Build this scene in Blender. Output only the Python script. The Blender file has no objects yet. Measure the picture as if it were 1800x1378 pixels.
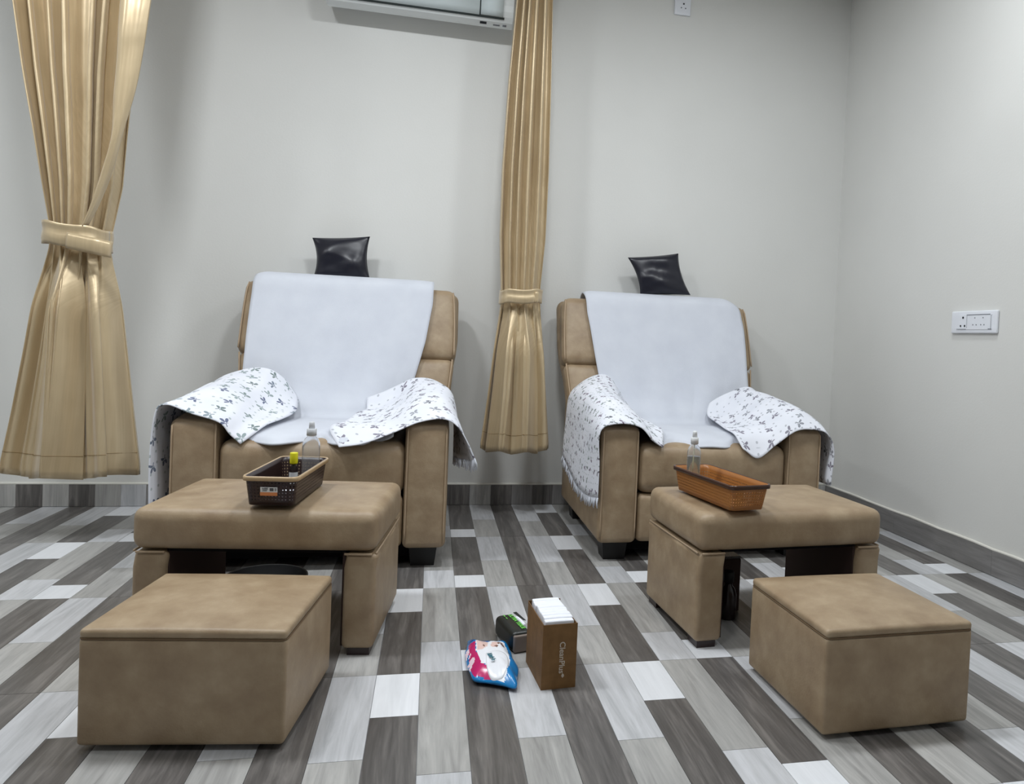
import bpy, bmesh, math, random
import numpy as np
from mathutils import Vector, Matrix

# ------------------------------------------------------------------ camera / world / exposure
SC = bpy.context.scene
COL = SC.collection
CAM_H = 0.81533
CR = Vector((0.9761535, -0.2125647, 0.0440515))      # camera right
CU = Vector((-0.0372376, 0.0359551, 0.9986594))      # camera up
CF = Vector((0.2138636, 0.9764853, -0.0271823))      # camera forward
FPX, PCX, PCY = 1299.137, 1043.93, 632.83            # focal length and principal point, 1800x1378 frame
cam_data = bpy.data.cameras.new('camera')
cam = bpy.data.objects.new('camera', cam_data)
COL.objects.link(cam)
cam.matrix_world = Matrix(((CR.x, CU.x, -CF.x, 0), (CR.y, CU.y, -CF.y, 0), (CR.z, CU.z, -CF.z, CAM_H), (0, 0, 0, 1)))
cam_data.sensor_fit = 'HORIZONTAL'
cam_data.sensor_width = 36
cam_data.lens = FPX / 1800 * 36
cam_data.shift_x = (900 - PCX) / 1800
cam_data.shift_y = (PCY - 689) / 1800
cam_data.clip_start = 0.02
SC.camera = cam

world = bpy.data.worlds.new('world')
SC.world = world
world.use_nodes = True
world.node_tree.nodes['Background'].inputs[0].default_value = (0.05, 0.05, 0.05, 1)
world.node_tree.nodes['Background'].inputs[1].default_value = 0.2

vs = SC.view_settings
vs.view_transform = 'Standard'
vs.look = 'None'
vs.gamma = 1
vs.use_curve_mapping = False
vs.exposure = 0.02

CEIL = 2.70
WALL_B, WALL_R, WALL_L, WALL_F = 3.567, 2.0816, -3.0, -2.4
LIGHTS = [(-2.15, 1.95), (-0.95, 1.95), (0.25, 1.95), (1.35, 1.95), (-0.60, 0.40), (0.90, 0.40)]
LIGHT_W = [15, 22, 19, 13, 7, 7]
LIGHT_COL = (0.93, 0.97, 1.0)
LIGHT_AT = ['left of the wide curtain', 'over the stool with the dark basket', 'over the gap between the armchairs', 'over the stool with the orange basket', 'at the left near the viewer', 'at the right near the viewer']

def at_y(px, py, Y):
    """world point on the plane y=Y seen at photo pixel (px,py)"""
    d = CR * ((px - PCX) / FPX) + CU * ((PCY - py) / FPX) + CF
    t = Y / d.y
    return Vector((d.x * t, Y, CAM_H + d.z * t))

def to_px(P):
    d = Vector(P) - Vector((0, 0, CAM_H))
    z = d.dot(CF)
    return (PCX + FPX * d.dot(CR) / z, PCY - FPX * d.dot(CU) / z)

def lin(r, g, b):
    f = lambda c: (c / 255 / 12.92) if c / 255 <= 0.04045 else ((c / 255 + 0.055) / 1.055) ** 2.4
    return (f(r), f(g), f(b), 1.0)

# ------------------------------------------------------------------ helpers
def tag(o, label=None, cat=None, group=None, kind=None):
    if label: o['label'] = label
    if cat: o['category'] = cat
    if group: o['group'] = group
    if kind: o['kind'] = kind
    return o

def empty(name, loc, rz=0, label=None, cat=None, group=None):
    o = bpy.data.objects.new(name, None)
    o.empty_display_size = 0.05
    o.location = loc
    o.rotation_euler = (0, 0, rz)
    COL.objects.link(o)
    return tag(o, label, cat, group)

def link(name, me, mat=None, parent=None, smooth=True):
    o = bpy.data.objects.new(name, me)
    COL.objects.link(o)
    if mat is not None:
        for m in (mat if isinstance(mat, (list, tuple)) else [mat]):
            me.materials.append(m)
    if smooth:
        me.polygons.foreach_set('use_smooth', [True] * len(me.polygons))
    if parent is not None:
        o.parent = parent
    return o

def mesh(name, verts, faces, uvs=None, mats=None):
    me = bpy.data.meshes.new(name)
    me.from_pydata([tuple(v) for v in verts], [], [tuple(f) for f in faces])
    if uvs is not None:
        ul = me.uv_layers.new(name='UVMap')
        li = np.empty(len(me.loops), dtype=np.int32)
        me.loops.foreach_get('vertex_index', li)
        ul.data.foreach_set('uv', np.asarray(uvs, dtype=np.float32)[li].ravel())
    if mats is not None:
        me.polygons.foreach_set('material_index', mats)
    me.update()
    return me

class MB:
    """collects simple shapes into one mesh"""
    def __init__(s): s.v, s.f = [], []
    def add(s, v, f):
        n = len(s.v); s.v += [tuple(p) for p in v]; s.f += [tuple(i + n for i in q) for q in f]; return s
    def box(s, a, b):
        x0, y0, z0 = a; x1, y1, z1 = b
        return s.add([(x0, y0, z0), (x1, y0, z0), (x1, y1, z0), (x0, y1, z0), (x0, y0, z1), (x1, y0, z1), (x1, y1, z1), (x0, y1, z1)],
                     [(0, 3, 2, 1), (4, 5, 6, 7), (0, 1, 5, 4), (1, 2, 6, 5), (2, 3, 7, 6), (3, 0, 4, 7)])
    def tube(s, pts, r, n=8, closed=False):
        v, f = tube_geo(pts, r, n, closed); return s.add(v, f)
    def lathe(s, prof, n=24, c=(0, 0, 0)):
        v, f = [], []
        for (r, z) in prof:
            for i in range(n):
                a = 2 * math.pi * i / n
                v.append((c[0] + r * math.cos(a), c[1] + r * math.sin(a), c[2] + z))
        for k in range(len(prof) - 1):
            for i in range(n):
                j = (i + 1) % n
                f.append((k * n + i, k * n + j, (k + 1) * n + j, (k + 1) * n + i))
        return s.add(v, f)
    def build(s, name, mat, parent=None, smooth=False):
        return link(name, mesh(name, s.v, s.f), mat, parent, smooth)

def tube_geo(pts, r, n=8, closed=False):
    P = [Vector(p) for p in pts]; N = len(P); v, f = [], []
    up = Vector((0, 0, 1))
    for i, p in enumerate(P):
        a = P[(i - 1) % N] if (closed or i > 0) else p
        b = P[(i + 1) % N] if (closed or i < N - 1) else p
        t = (b - a).normalized()
        ref = up if abs(t.dot(up)) < 0.95 else Vector((1, 0, 0))
        e1 = t.cross(ref).normalized(); e2 = t.cross(e1)
        rr = r[i] if isinstance(r, (list, tuple)) else r
        for k in range(n):
            an = 2 * math.pi * k / n
            v.append(p + rr * (math.cos(an) * e1 + math.sin(an) * e2))
    M = N if closed else N - 1
    for i in range(M):
        j = (i + 1) % N
        for k in range(n):
            l = (k + 1) % n
            f.append((i * n + k, i * n + l, j * n + l, j * n + k))
    if not closed:
        f.append(tuple(range(n - 1, -1, -1))); f.append(tuple(range((N - 1) * n, N * n)))
    return v, f

def rbox(size, r, n=7, puff=(0, 0, 0, 0, 0, 0), deform=None):
    """soft cushion-like box centred at origin: rounded edges, faces bulging by puff (-x,+x,-y,+y,-z,+z)"""
    hx, hy, hz = [s / 2 for s in size]
    # edge-clustered parameters
    m = 4
    def params(h):
        rr = min(r, h * 0.98)
        e = [-h + rr * (1 - math.cos(math.pi / 2 * i / m)) for i in range(m + 1)]
        mid = [(-h + rr) + (2 * (h - rr)) * i / n for i in range(1, n)]
        return e + mid + [-x for x in reversed(e)]
    ps = [params(hx), params(hy), params(hz)]
    verts, faces, idx = [], [], {}
    H = (hx, hy, hz)
    def vid(p):
        key = (round(p[0], 6), round(p[1], 6), round(p[2], 6))
        if key not in idx:
            idx[key] = len(verts); verts.append(list(p))
        return idx[key]
    for ax in range(3):
        a, b = [(1, 2), (2, 0), (0, 1)][ax]
        for sg in (-1, 1):
            A, B = ps[a], ps[b]
            for i in range(len(A) - 1):
                for j in range(len(B) - 1):
                    q = []
                    for (u, w) in ((i, j), (i + 1, j), (i + 1, j + 1), (i, j + 1)):
                        p = [0, 0, 0]; p[ax] = sg * H[ax]; p[a] = A[u]; p[b] = B[w]; q.append(vid(p))
                    faces.append(q if sg > 0 else q[::-1])
    out = []
    for p in verts:
        inner = [max(-(H[k] - min(r, H[k] * .98)), min(H[k] - min(r, H[k] * .98), p[k])) for k in range(3)]
        d = Vector(p) - Vector(inner)
        v = Vector(inner) + (d.normalized() * min(r, min(H) * .98) if d.length > 1e-9 else d)
        nx, ny, nz = [v[k] / H[k] for k in range(3)]
        bx, by, bz = max(0, 1 - nx * nx), max(0, 1 - ny * ny), max(0, 1 - nz * nz)
        o = Vector(v)
        o.x += (puff[1] if nx > 0 else -puff[0]) * by * bz * abs(nx) ** 2
        o.y += (puff[3] if ny > 0 else -puff[2]) * bx * bz * abs(ny) ** 2
        o.z += (puff[5] if nz > 0 else -puff[4]) * bx * by * abs(nz) ** 2
        if deform: o = Vector(deform(o))
        out.append(o)
    return out, faces

def soft(name, size, r, loc, mat, parent, n=7, puff=(0,) * 6, deform=None, rot=None):
    v, f = rbox(size, r, n, puff, deform)
    M = (rot.to_4x4() if rot else Matrix.Identity(4)); L = Vector(loc)
    v = [M @ p + L for p in v]
    return link(name, mesh(name, v, f), mat, parent)

def catmull(C, m):
    """C: (N,...) array -> smooth samples through every control point, m steps per span"""
    C = np.asarray(C, float); N = len(C)
    P = np.concatenate([[2 * C[0] - C[1]], C, [2 * C[-1] - C[-2]]])
    out = []
    for i in range(1, N):
        p0, p1, p2, p3 = P[i - 1], P[i], P[i + 1], P[i + 2]
        for k in range(m):
            t = k / m
            out.append(0.5 * (2 * p1 + (p2 - p0) * t + (2 * p0 - 5 * p1 + 4 * p2 - p3) * t * t + (3 * p1 - p0 - 3 * p2 + p3) * t ** 3))
    out.append(P[N]); return np.array(out)

def vnoise(x, y, seed=0):
    """cheap smooth 2D noise, arrays in, about -1..1"""
    s = 0
    rs = np.random.RandomState(seed)
    for k in range(6):
        a, b, ph = rs.uniform(-1, 1), rs.uniform(-1, 1), rs.uniform(0, 6.28)
        s = s + np.sin(6.28 * (a * x + b * y) + ph)
    return s / 3.0

def grid_mesh(name, G, close_u=False):
    G = np.asarray(G); n, m = G.shape[:2]
    verts = G.reshape(-1, 3)
    faces = []
    for i in range(n - 1):
        for j in range(m - 1):
            faces.append((i * m + j, i * m + j + 1, (i + 1) * m + j + 1, (i + 1) * m + j))
    du = np.zeros((n, m)); dv = np.zeros((n, m))
    du[1:] = np.cumsum(np.linalg.norm(np.diff(G, axis=0), axis=2), axis=0)
    dv[:, 1:] = np.cumsum(np.linalg.norm(np.diff(G, axis=1), axis=2), axis=1)
    uv = np.stack([np.repeat(du[:, m // 2:m // 2 + 1], m, 1), dv], -1).reshape(-1, 2)
    return mesh(name, verts, faces, uv)

def thick(o, t, off=0):
    md = o.modifiers.new('thickness', 'SOLIDIFY'); md.thickness = t; md.offset = off
    return o

# ------------------------------------------------------------------ materials
def new_mat(name, base=(0.8, 0.8, 0.8, 1), rough=0.5, spec=0.5, metal=0.0, **kw):
    m = bpy.data.materials.new(name); m.use_nodes = True
    b = m.node_tree.nodes['Principled BSDF']
    b.inputs['Base Color'].default_value = base
    b.inputs['Roughness'].default_value = rough
    b.inputs['Specular IOR Level'].default_value = spec
    b.inputs['Metallic'].default_value = metal
    for k, v in kw.items():
        b.inputs[k.replace('_', ' ')].default_value = v
    return m

class NT:
    def __init__(s, m): s.t = m.node_tree; s.b = s.t.nodes['Principled BSDF']
    def n(s, kind, **kw):
        x = s.t.nodes.new(kind)
        for k, v in kw.items():
            if k == 'ins':
                for a, b in v.items(): x.inputs[a].default_value = b
            else: setattr(x, k, v)
        return x
    def l(s, a, b): s.t.links.new(a, b)
    def math(s, op, a, b=None, c=None):
        x = s.n('ShaderNodeMath', operation=op)
        for i, v in enumerate((a, b, c)):
            if v is None: continue
            if isinstance(v, (int, float)): x.inputs[i].default_value = v
            else: s.l(v, x.inputs[i])
        return x.outputs[0]
    def ramp(s, fac, stops):
        x = s.n('ShaderNodeValToRGB')
        e = x.color_ramp.elements
        while len(e) < len(stops): e.new(0.5)
        for i, (p, c) in enumerate(stops): e[i].position = p; e[i].color = c
        s.l(fac, x.inputs[0]); return x.outputs[0]
    def mix(s, fac, a, b, mode='MIX'):
        x = s.n('ShaderNodeMix', data_type='RGBA', blend_type=mode)
        if isinstance(fac, (int, float)): x.inputs[0].default_value = fac
        else: s.l(fac, x.inputs[0])
        for sock, v in ((x.inputs[6], a), (x.inputs[7], b)):
            if isinstance(v, tuple): sock.default_value = v
            else: s.l(v, sock)
        return x.outputs[2]
    def bump(s, h, strength=0.2, dist=0.01):
        x = s.n('ShaderNodeBump', ins={'Strength': strength, 'Distance': dist})
        s.l(h, x.inputs['Height']); s.l(x.outputs[0], s.b.inputs['Normal']); return x
    def noise(s, vec, scale, detail=3, rough=0.5):
        x = s.n('ShaderNodeTexNoise', ins={'Scale': scale, 'Detail': detail, 'Roughness': rough})
        if vec is not None: s.l(vec, x.inputs['Vector'])
        return x.outputs['Fac']
    def coord(s, which='Object'): return s.n('ShaderNodeTexCoord').outputs[which]
    def mapping(s, vec, scale=(1, 1, 1), loc=(0, 0, 0)):
        x = s.n('ShaderNodeMapping'); x.inputs['Scale'].default_value = scale; x.inputs['Location'].default_value = loc
        s.l(vec, x.inputs['Vector']); return x.outputs[0]

def leather(name, c1, c2, c3):
    m = new_mat(name, rough=0.5, spec=0.55); t = NT(m); co = t.coord()
    a = t.noise(co, 14, 4, 0.6)
    col = t.ramp(a, [(0.3, c1), (0.52, c2), (0.72, c3)])
    t.l(col, t.b.inputs['Base Color'])
    g = t.noise(co, 260, 2)
    w = t.noise(co, 22, 3)
    h = t.math('ADD', t.math('MULTIPLY', g, 0.25), w)
    t.bump(h, 0.22, 0.006)
    r = t.math('ADD', t.math('MULTIPLY', a, 0.2), 0.38)
    t.l(r, t.b.inputs['Roughness'])
    return m

M = {}
M['leather'] = leather('tan_leather', lin(142, 120, 94), lin(156, 135, 108), lin(169, 149, 122))
M['piping'] = new_mat('tan_piping', lin(172, 150, 124), 0.5, 0.4)
M['seam'] = new_mat('brown_seam', lin(104, 84, 62), 0.7, 0.3)
M['dark_leather'] = new_mat('brown_lining', lin(62, 48, 44), 0.75, 0.2)
M['black_plastic'] = new_mat('black_plastic', lin(22, 21, 21), 0.5, 0.4)
M['black_gloss'] = new_mat('black_basin_plastic', lin(7, 7, 8), 0.6, 0.12)
M['black_cloth'] = new_mat('black_cloth', lin(20, 19, 20), 0.9, 0.1)

def wall_mat():
    m = new_mat('cream_wall_paint', rough=0.6, spec=0.25); t = NT(m); co = t.coord()
    a = t.noise(co, 1.3, 3)
    t.l(t.ramp(a, [(0.3, lin(218, 218, 215)), (0.7, lin(225, 225, 222))]), t.b.inputs['Base Color'])
    t.bump(t.noise(co, 120, 3), 0.08, 0.004)
    return m
M['wall'] = wall_mat()
M['ceiling'] = new_mat('white_ceiling', lin(214, 212, 206), 0.8, 0.2)
M['plaster'] = new_mat('plaster_bead', lin(226, 224, 216), 0.7, 0.2)
M['grout'] = new_mat('pale_grout', lin(176, 177, 180), 0.7, 0.3)

def plank(name, ca, cb, cc, axis=1, rough=0.32):
    m = new_mat(name, rough=rough, spec=0.5); t = NT(m); co = t.coord()
    rnd = t.n('ShaderNodeObjectInfo').outputs['Random']
    off = t.n('ShaderNodeCombineXYZ')
    t.l(t.math('MULTIPLY', rnd, 37.0), off.inputs[0]); t.l(t.math('MULTIPLY', rnd, 91.0), off.inputs[1]); t.l(t.math('MULTIPLY', rnd, 13.0), off.inputs[2])
    ad = t.n('ShaderNodeVectorMath', operation='ADD'); t.l(co, ad.inputs[0]); t.l(off.outputs[0], ad.inputs[1])
    sc = {1: (34, 2.6, 34), 0: (2.6, 34, 34), 2: (34, 34, 2.6)}[axis]
    v = t.mapping(ad.outputs[0], sc)
    nz = t.n('ShaderNodeTexNoise', ins={'Scale': 1.0, 'Detail': 5, 'Roughness': 0.6, 'Distortion': 1.2}); t.l(v, nz.inputs['Vector'])
    fine = t.noise(t.mapping(ad.outputs[0], tuple(x * 6 for x in sc)), 1.0, 2)
    f = t.math('ADD', t.math('MULTIPLY', nz.outputs['Fac'], 0.8), t.math('MULTIPLY', fine, 0.2))
    col = t.ramp(f, [(0.3, ca), (0.5, cb), (0.7, cc)])
    br = t.math('ADD', t.math('MULTIPLY', rnd, 0.16), 0.92)
    cb2 = t.n('ShaderNodeCombineColor')
    for i in range(3): t.l(br, cb2.inputs[i])
    t.l(t.mix(1.0, col, cb2.outputs[0], 'MULTIPLY'), t.b.inputs['Base Color'])
    t.bump(f, 0.06, 0.003)
    return m
TONE = {
    'dark': (lin(70, 67, 66), lin(96, 93, 91), lin(128, 124, 121)),
    'mid': (lin(140, 139, 137), lin(166, 165, 163), lin(186, 185, 182)),
    'light': (lin(166, 168, 171), lin(190, 191, 194), lin(206, 207, 211)),
    'white': (lin(216, 218, 222), lin(224, 226, 230), lin(230, 232, 236)),
    'smoke': (lin(112, 110, 110), lin(130, 128, 127), lin(146, 144, 143)),
}
for k, (a, b, c) in TONE.items():
    M['pl_' + k] = plank('plank_' + k, a, b, c)
for k in ('dark', 'mid', 'light', 'smoke'):
    M['sk_' + k] = plank('skirting_' + k, *TONE[k], axis=2, rough=0.4)
M['sk_side'] = plank('skirting_grey_wood', *TONE['smoke'], axis=1, rough=0.4)

def towel_mat():
    m = new_mat('white_towelling', lin(228, 231, 240), 0.95, 0.1); t = NT(m); uv = t.coord('UV')
    m.node_tree.nodes['Principled BSDF'].inputs['Sheen Weight'].default_value = 0.15
    a = t.noise(uv, 9, 3)
    t.l(t.ramp(a, [(0.3, lin(205, 209, 219)), (0.7, lin(212, 216, 225))]), t.b.inputs['Base Color'])
    t.bump(t.math('ADD', t.noise(uv, 420, 2), t.math('MULTIPLY', t.noise(uv, 9, 2), 0.9)), 0.22, 0.004)
    return m
M['towel'] = towel_mat()

def print_mat(name, dens, cols, petals=2.5):
    """white cotton with a scatter of small printed sprigs and dots"""
    m = new_mat(name, lin(230, 232, 240), 0.9, 0.1); t = NT(m); uv = t.coord('UV')
    def motif(scale, rad, kind, rot_amt):
        sv = t.n('ShaderNodeVectorMath', operation='SCALE'); t.l(uv, sv.inputs[0]); sv.inputs['Scale'].default_value = scale
        vo = t.n('ShaderNodeTexVoronoi', voronoi_dimensions='2D', feature='F1', ins={'Scale': 1.0, 'Randomness': 0.55}); t.l(sv.outputs[0], vo.inputs['Vector'])
        d = t.n('ShaderNodeVectorMath', operation='SUBTRACT'); t.l(sv.outputs[0], d.inputs[0]); t.l(vo.outputs['Position'], d.inputs[1])
        sp = t.n('ShaderNodeSeparateColor'); t.l(vo.outputs['Color'], sp.inputs[0])
        rt = t.n('ShaderNodeVectorRotate', rotation_type='Z_AXIS'); t.l(d.outputs[0], rt.inputs['Vector'])
        t.l(t.math('MULTIPLY', sp.outputs[0], rot_amt), rt.inputs['Angle'])
        xy = t.n('ShaderNodeSeparateXYZ'); t.l(rt.outputs[0], xy.inputs[0])
        ln = t.n('ShaderNodeVectorMath', operation='LENGTH'); t.l(d.outputs[0], ln.inputs[0])
        r = ln.outputs['Value']
        if kind == 'sprig':
            th = t.math('ARCTAN2', xy.outputs[1], xy.outputs[0])
            pet = t.math('POWER', t.math('ABSOLUTE', t.math('COSINE', t.math('MULTIPLY', th, petals))), 0.8)
            lim = t.math('MULTIPLY', pet, rad)
            up = t.math('GREATER_THAN', xy.outputs[1], -0.04)
            mk = t.math('MULTIPLY', t.math('LESS_THAN', r, lim), up)
            mk = t.math('MULTIPLY', mk, t.math('GREATER_THAN', r, 0.05))
            stem = t.math('MULTIPLY', t.math('LESS_THAN', t.math('ABSOLUTE', xy.outputs[0]), 0.03), t.math('LESS_THAN', t.math('ABSOLUTE', t.math('ADD', xy.outputs[1], 0.1)), 0.1))
            mk = t.math('MAXIMUM', mk, stem)
        else:
            mk = t.math('LESS_THAN', r, rad)
        keep = t.math('GREATER_THAN', sp.outputs[1], 0.18)
        return t.math('MULTIPLY', mk, keep), sp.outputs[2]
    m1, r1 = motif(1 / dens, 0.34, 'sprig', 6.28)
    m2, r2 = motif(1.9 / dens, 0.13, 'dot', 0)
    base = t.ramp(t.noise(uv, 8, 2), [(0.3, lin(224, 227, 236)), (0.7, lin(234, 236, 244))])
    ink = t.ramp(r1, [(0.0, cols[0]), (0.4, cols[1]), (0.75, cols[2])])
    c = t.mix(t.math('MULTIPLY', m2, 0.55), base, cols[1])
    c = t.mix(t.math('MULTIPLY', m1, 0.85), c, ink)
    t.l(c, t.b.inputs['Base Color'])
    t.bump(t.math('ADD', t.noise(uv, 500, 2), t.noise(uv, 40, 2)), 0.15, 0.003)
    return m
M['print_grey'] = print_mat('grey_sprig_print', 0.066, (lin(84, 86, 94), lin(140, 144, 152), lin(108, 100, 118)))
M['print_green'] = print_mat('green_sprig_print', 0.068, (lin(76, 98, 92), lin(134, 152, 150), lin(66, 78, 116)))
M['print_small'] = print_mat('small_dense_print', 0.042, (lin(52, 54, 64), lin(120, 134, 126), lin(96, 76, 98)), 1.5)

def satin():
    m = new_mat('gold_satin', rough=0.36, spec=0.6); t = NT(m); uv = t.coord('UV')
    a = t.noise(t.mapping(uv, (4, 70, 1)), 1.0, 3)
    b = t.noise(uv, 5, 2)
    f = t.math('ADD', t.math('MULTIPLY', a, 0.5), t.math('MULTIPLY', b, 0.5))
    t.l(t.ramp(f, [(0.3, lin(186, 165, 130)), (0.5, lin(197, 176, 140)), (0.7, lin(208, 188, 153))]), t.b.inputs['Base Color'])
    t.b.inputs['Metallic'].default_value = 0.3
    t.b.inputs['Sheen Weight'].default_value = 0.3
    w = t.noise(t.mapping(uv, (7, 9, 1)), 1.0, 2)
    t.bump(w, 0.25, 0.012)
    return m
M['satin'] = satin()
M['satin_seam'] = new_mat('gold_thread', lin(140, 116, 78), 0.6, 0.3)

def pillow_mat():
    m = new_mat('navy_black_leatherette', lin(17, 18, 32), 0.36, 0.5); t = NT(m)
    co = t.coord()
    nz = t.n('ShaderNodeTexNoise', ins={'Scale': 5.5, 'Detail': 0.5, 'Distortion': 1.7}); t.l(co, nz.inputs['Vector'])
    t.bump(nz.outputs['Fac'], 0.45, 0.03)
    return m
M['pillow'] = pillow_mat()

def basket_mat(name, c, hole=True, pitch=0.0085):
    m = new_mat(name, c, 0.35, 0.5); t = NT(m); uv = t.coord('UV')
    if hole:
        sp = t.n('ShaderNodeSeparateXYZ'); t.l(uv, sp.inputs[0])
        fx = t.math('SUBTRACT', t.math('FRACT', t.math('DIVIDE', sp.outputs[0], pitch)), 0.5)
        fy = t.math('SUBTRACT', t.math('FRACT', t.math('DIVIDE', sp.outputs[1], pitch)), 0.5)
        rr = t.math('SQRT', t.math('ADD', t.math('MULTIPLY', fx, fx), t.math('MULTIPLY', fy, fy)))
        alpha = t.math('GREATER_THAN', rr, 0.24)
        t.l(alpha, t.b.inputs['Alpha'])
    return m
M['basket_dark'] = basket_mat('dark_brown_plastic', lin(46, 29, 29))
M['basket_orange'] = basket_mat('amber_brown_plastic', lin(166, 110, 56))
M['basket_dark_solid'] = new_mat('dark_brown_plastic_solid', lin(42, 27, 27), 0.35, 0.5)
M['basket_orange_solid'] = new_mat('amber_brown_plastic_solid', lin(160, 104, 52), 0.35, 0.5)
M['rim_tan'] = new_mat('tan_plastic', lin(186, 160, 124), 0.35, 0.5)
M['rim_brown'] = new_mat('dark_rim_plastic', lin(62, 36, 24), 0.3, 0.5)
M['clear'] = new_mat('clear_plastic', (0.93, 0.94, 0.96, 1), 0.08, 0.6, Transmission_Weight=0.93, IOR=1.22)
M['oil'] = new_mat('pale_yellow_liquid', (0.86, 0.83, 0.55, 1), 0.05, 0.5, Transmission_Weight=0.9, IOR=1.33)
M['pump_white'] = new_mat('white_pump_plastic', lin(226, 228, 230), 0.4, 0.4)
M['pump_clear'] = new_mat('frosted_cap', lin(232, 234, 238), 0.35, 0.5, Transmission_Weight=0.25, IOR=1.2)
M['straw'] = new_mat('dip_tube', lin(224, 222, 190), 0.4, 0.4)
M['yellow'] = new_mat('yellow_cap', lin(222, 214, 30), 0.4, 0.4)
M['paper_white'] = new_mat('white_paper', lin(236, 238, 246), 0.9, 0.1)
M['ac_white'] = new_mat('white_ac_plastic', lin(226, 230, 230), 0.35, 0.5)
M['ac_panel'] = new_mat('pale_ac_panel', lin(206, 216, 218), 0.25, 0.5)
M['ac_dark'] = new_mat('ac_gap_grey', lin(58, 66, 66), 0.5, 0.3)
M['switch_white'] = new_mat('switch_plastic', lin(232, 235, 242), 0.3, 0.5)
M['switch_grey'] = new_mat('switch_line_grey', lin(120, 124, 130), 0.5, 0.3)
M['switch_dark'] = new_mat('socket_hole', lin(36, 38, 44), 0.6, 0.2)
M['aluminium'] = new_mat('curtain_track_metal', lin(200, 200, 200), 0.35, 0.5, metal=0.8)

def kraft():
    m = new_mat('brown_kraft_card', rough=0.6, spec=0.3); t = NT(m); co = t.coord()
    t.l(t.ramp(t.noise(co, 40, 4), [(0.3, lin(112, 82, 48)), (0.7, lin(128, 95, 58))]), t.b.inputs['Base Color'])
    t.bump(t.noise(co, 300, 2), 0.1, 0.002)
    return m
M['kraft'] = kraft()
M['kraft_in'] = new_mat('kraft_inside', lin(120, 96, 76), 0.8, 0.2)
M['silver_ink'] = new_mat('silver_print', lin(196, 186, 172), 0.4, 0.5)
for k, c, r in (('wp_blue', (24, 128, 196), 0.2), ('wp_deep', (22, 84, 150), 0.2), ('wp_pink', (196, 36, 106), 0.22), ('wp_white', (236, 238, 244), 0.3),
                ('wp_skin', (228, 196, 188), 0.3), ('wp_hair', (120, 84, 72), 0.35), ('wp_teal', (40, 110, 126), 0.35), ('wp_pale', (246, 220, 232), 0.3),
                ('pk_black', (30, 33, 31), 0.35), ('pk_green', (112, 206, 84), 0.4), ('pk_brown', (128, 116, 108), 0.6),
                ('st_white', (226, 228, 230), 0.5), ('st_orange', (214, 134, 82), 0.5), ('st_ink', (84, 86, 92), 0.6), ('glass_brown', (34, 22, 22), 0.25)):
    M[k] = new_mat(k.replace('wp', 'wipes').replace('pk', 'pack').replace('st_', 'sticker_'), lin(*c), r, 0.5)
M['lamp'] = new_mat('lamp_diffuser', (1, 1, 1, 1), 0.5)
M['lamp'].node_tree.nodes['Principled BSDF'].inputs['Emission Color'].default_value = (*LIGHT_COL, 1)
M['lamp'].node_tree.nodes['Principled BSDF'].inputs['Emission Strength'].default_value = 6.0

# ------------------------------------------------------------------ the room
def slab(name, a, b, mat):
    return tag(MB().box(a, b).build(name, mat), kind='structure')
slab('wall_back', (WALL_L - .1, WALL_B, 0), (WALL_R + .1, WALL_B + .1, CEIL), M['wall'])
slab('wall_right', (WALL_R, WALL_F - .1, 0), (WALL_R + .1, WALL_B, CEIL), M['wall'])
slab('wall_left', (WALL_L - .1, WALL_F - .1, 0), (WALL_L, WALL_B, CEIL), M['wall'])
slab('wall_front', (WALL_L, WALL_F - .1, 0), (WALL_R, WALL_F, CEIL), M['wall'])
slab('ceiling', (WALL_L - .1, WALL_F - .1, CEIL), (WALL_R + .1, WALL_B + .1, CEIL + .1), M['ceiling'])
floor = slab('floor', (WALL_L - .1, WALL_F - .1, -.1), (WALL_R + .1, WALL_B + .1, -.003), M['grout'])
floor['label'] = 'floor of grey and white wood-look tile planks'

# planks: 0.6 m tiles printed as six 0.1 m strips
PAT = [[(0, .18, 'light'), (.18, .6, 'mid')], [(0, .12, 'white'), (.12, .6, 'dark')], [(0, .28, 'mid'), (.28, .6, 'light')],
       [(0, .6, 'dark')], [(0, .245, 'mid'), (.245, .6, 'light')], [(0, .4, 'dark'), (.4, .6, 'white')]]
JY = 2.9912
pieces = []
for k in range(int(math.floor(WALL_L / .1)), int(math.ceil(WALL_R / .1)) + 1):
    x0, x1 = max(WALL_L, .1 * k), min(WALL_R, .1 * (k + 1))
    if x1 - x0 < .005: continue
    for n in range(-10, 2):
        for (a, b, tone) in PAT[k % 6]:
            y0, y1 = max(WALL_F, JY + .6 * n + a), min(WALL_B, JY + .6 * n + b)
            if y1 - y0 < .005: continue
            # projected size in the photo
            ar = 0
            if y1 > 1.1:
                ps = [to_px((x, max(y, 1.0), 0)) for x, y in ((x0, y0), (x1, y0), (x1, y1), (x0, y1))]
                xs = [min(1800, max(0, q[0])) for q in ps]; ys = [min(1378, max(0, q[1])) for q in ps]
                ar = (max(xs) - min(xs)) * (max(ys) - min(ys))
                if ar > 0:
                    ar = abs(sum(xs[i] * ys[(i + 1) % 4] - xs[(i + 1) % 4] * ys[i] for i in range(4))) / 2
            pieces.append((ar, x0, x1, y0, y1, tone))
pieces.sort(key=lambda p: -p[0])
mesh_cache = {}
GAP = .0006
def plank_mesh(w, l, tone):
    key = (round(w, 4), round(l, 4), tone)
    if key not in mesh_cache:
        b = MB().box((-w / 2 + GAP, -l / 2 + GAP, -.0045), (w / 2 - GAP, l / 2 - GAP, 0))
        me = mesh('plank', b.v, b.f[1:]); me.materials.append(M['pl_' + tone]); mesh_cache[key] = me
    return mesh_cache[key]
rest = {}
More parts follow.
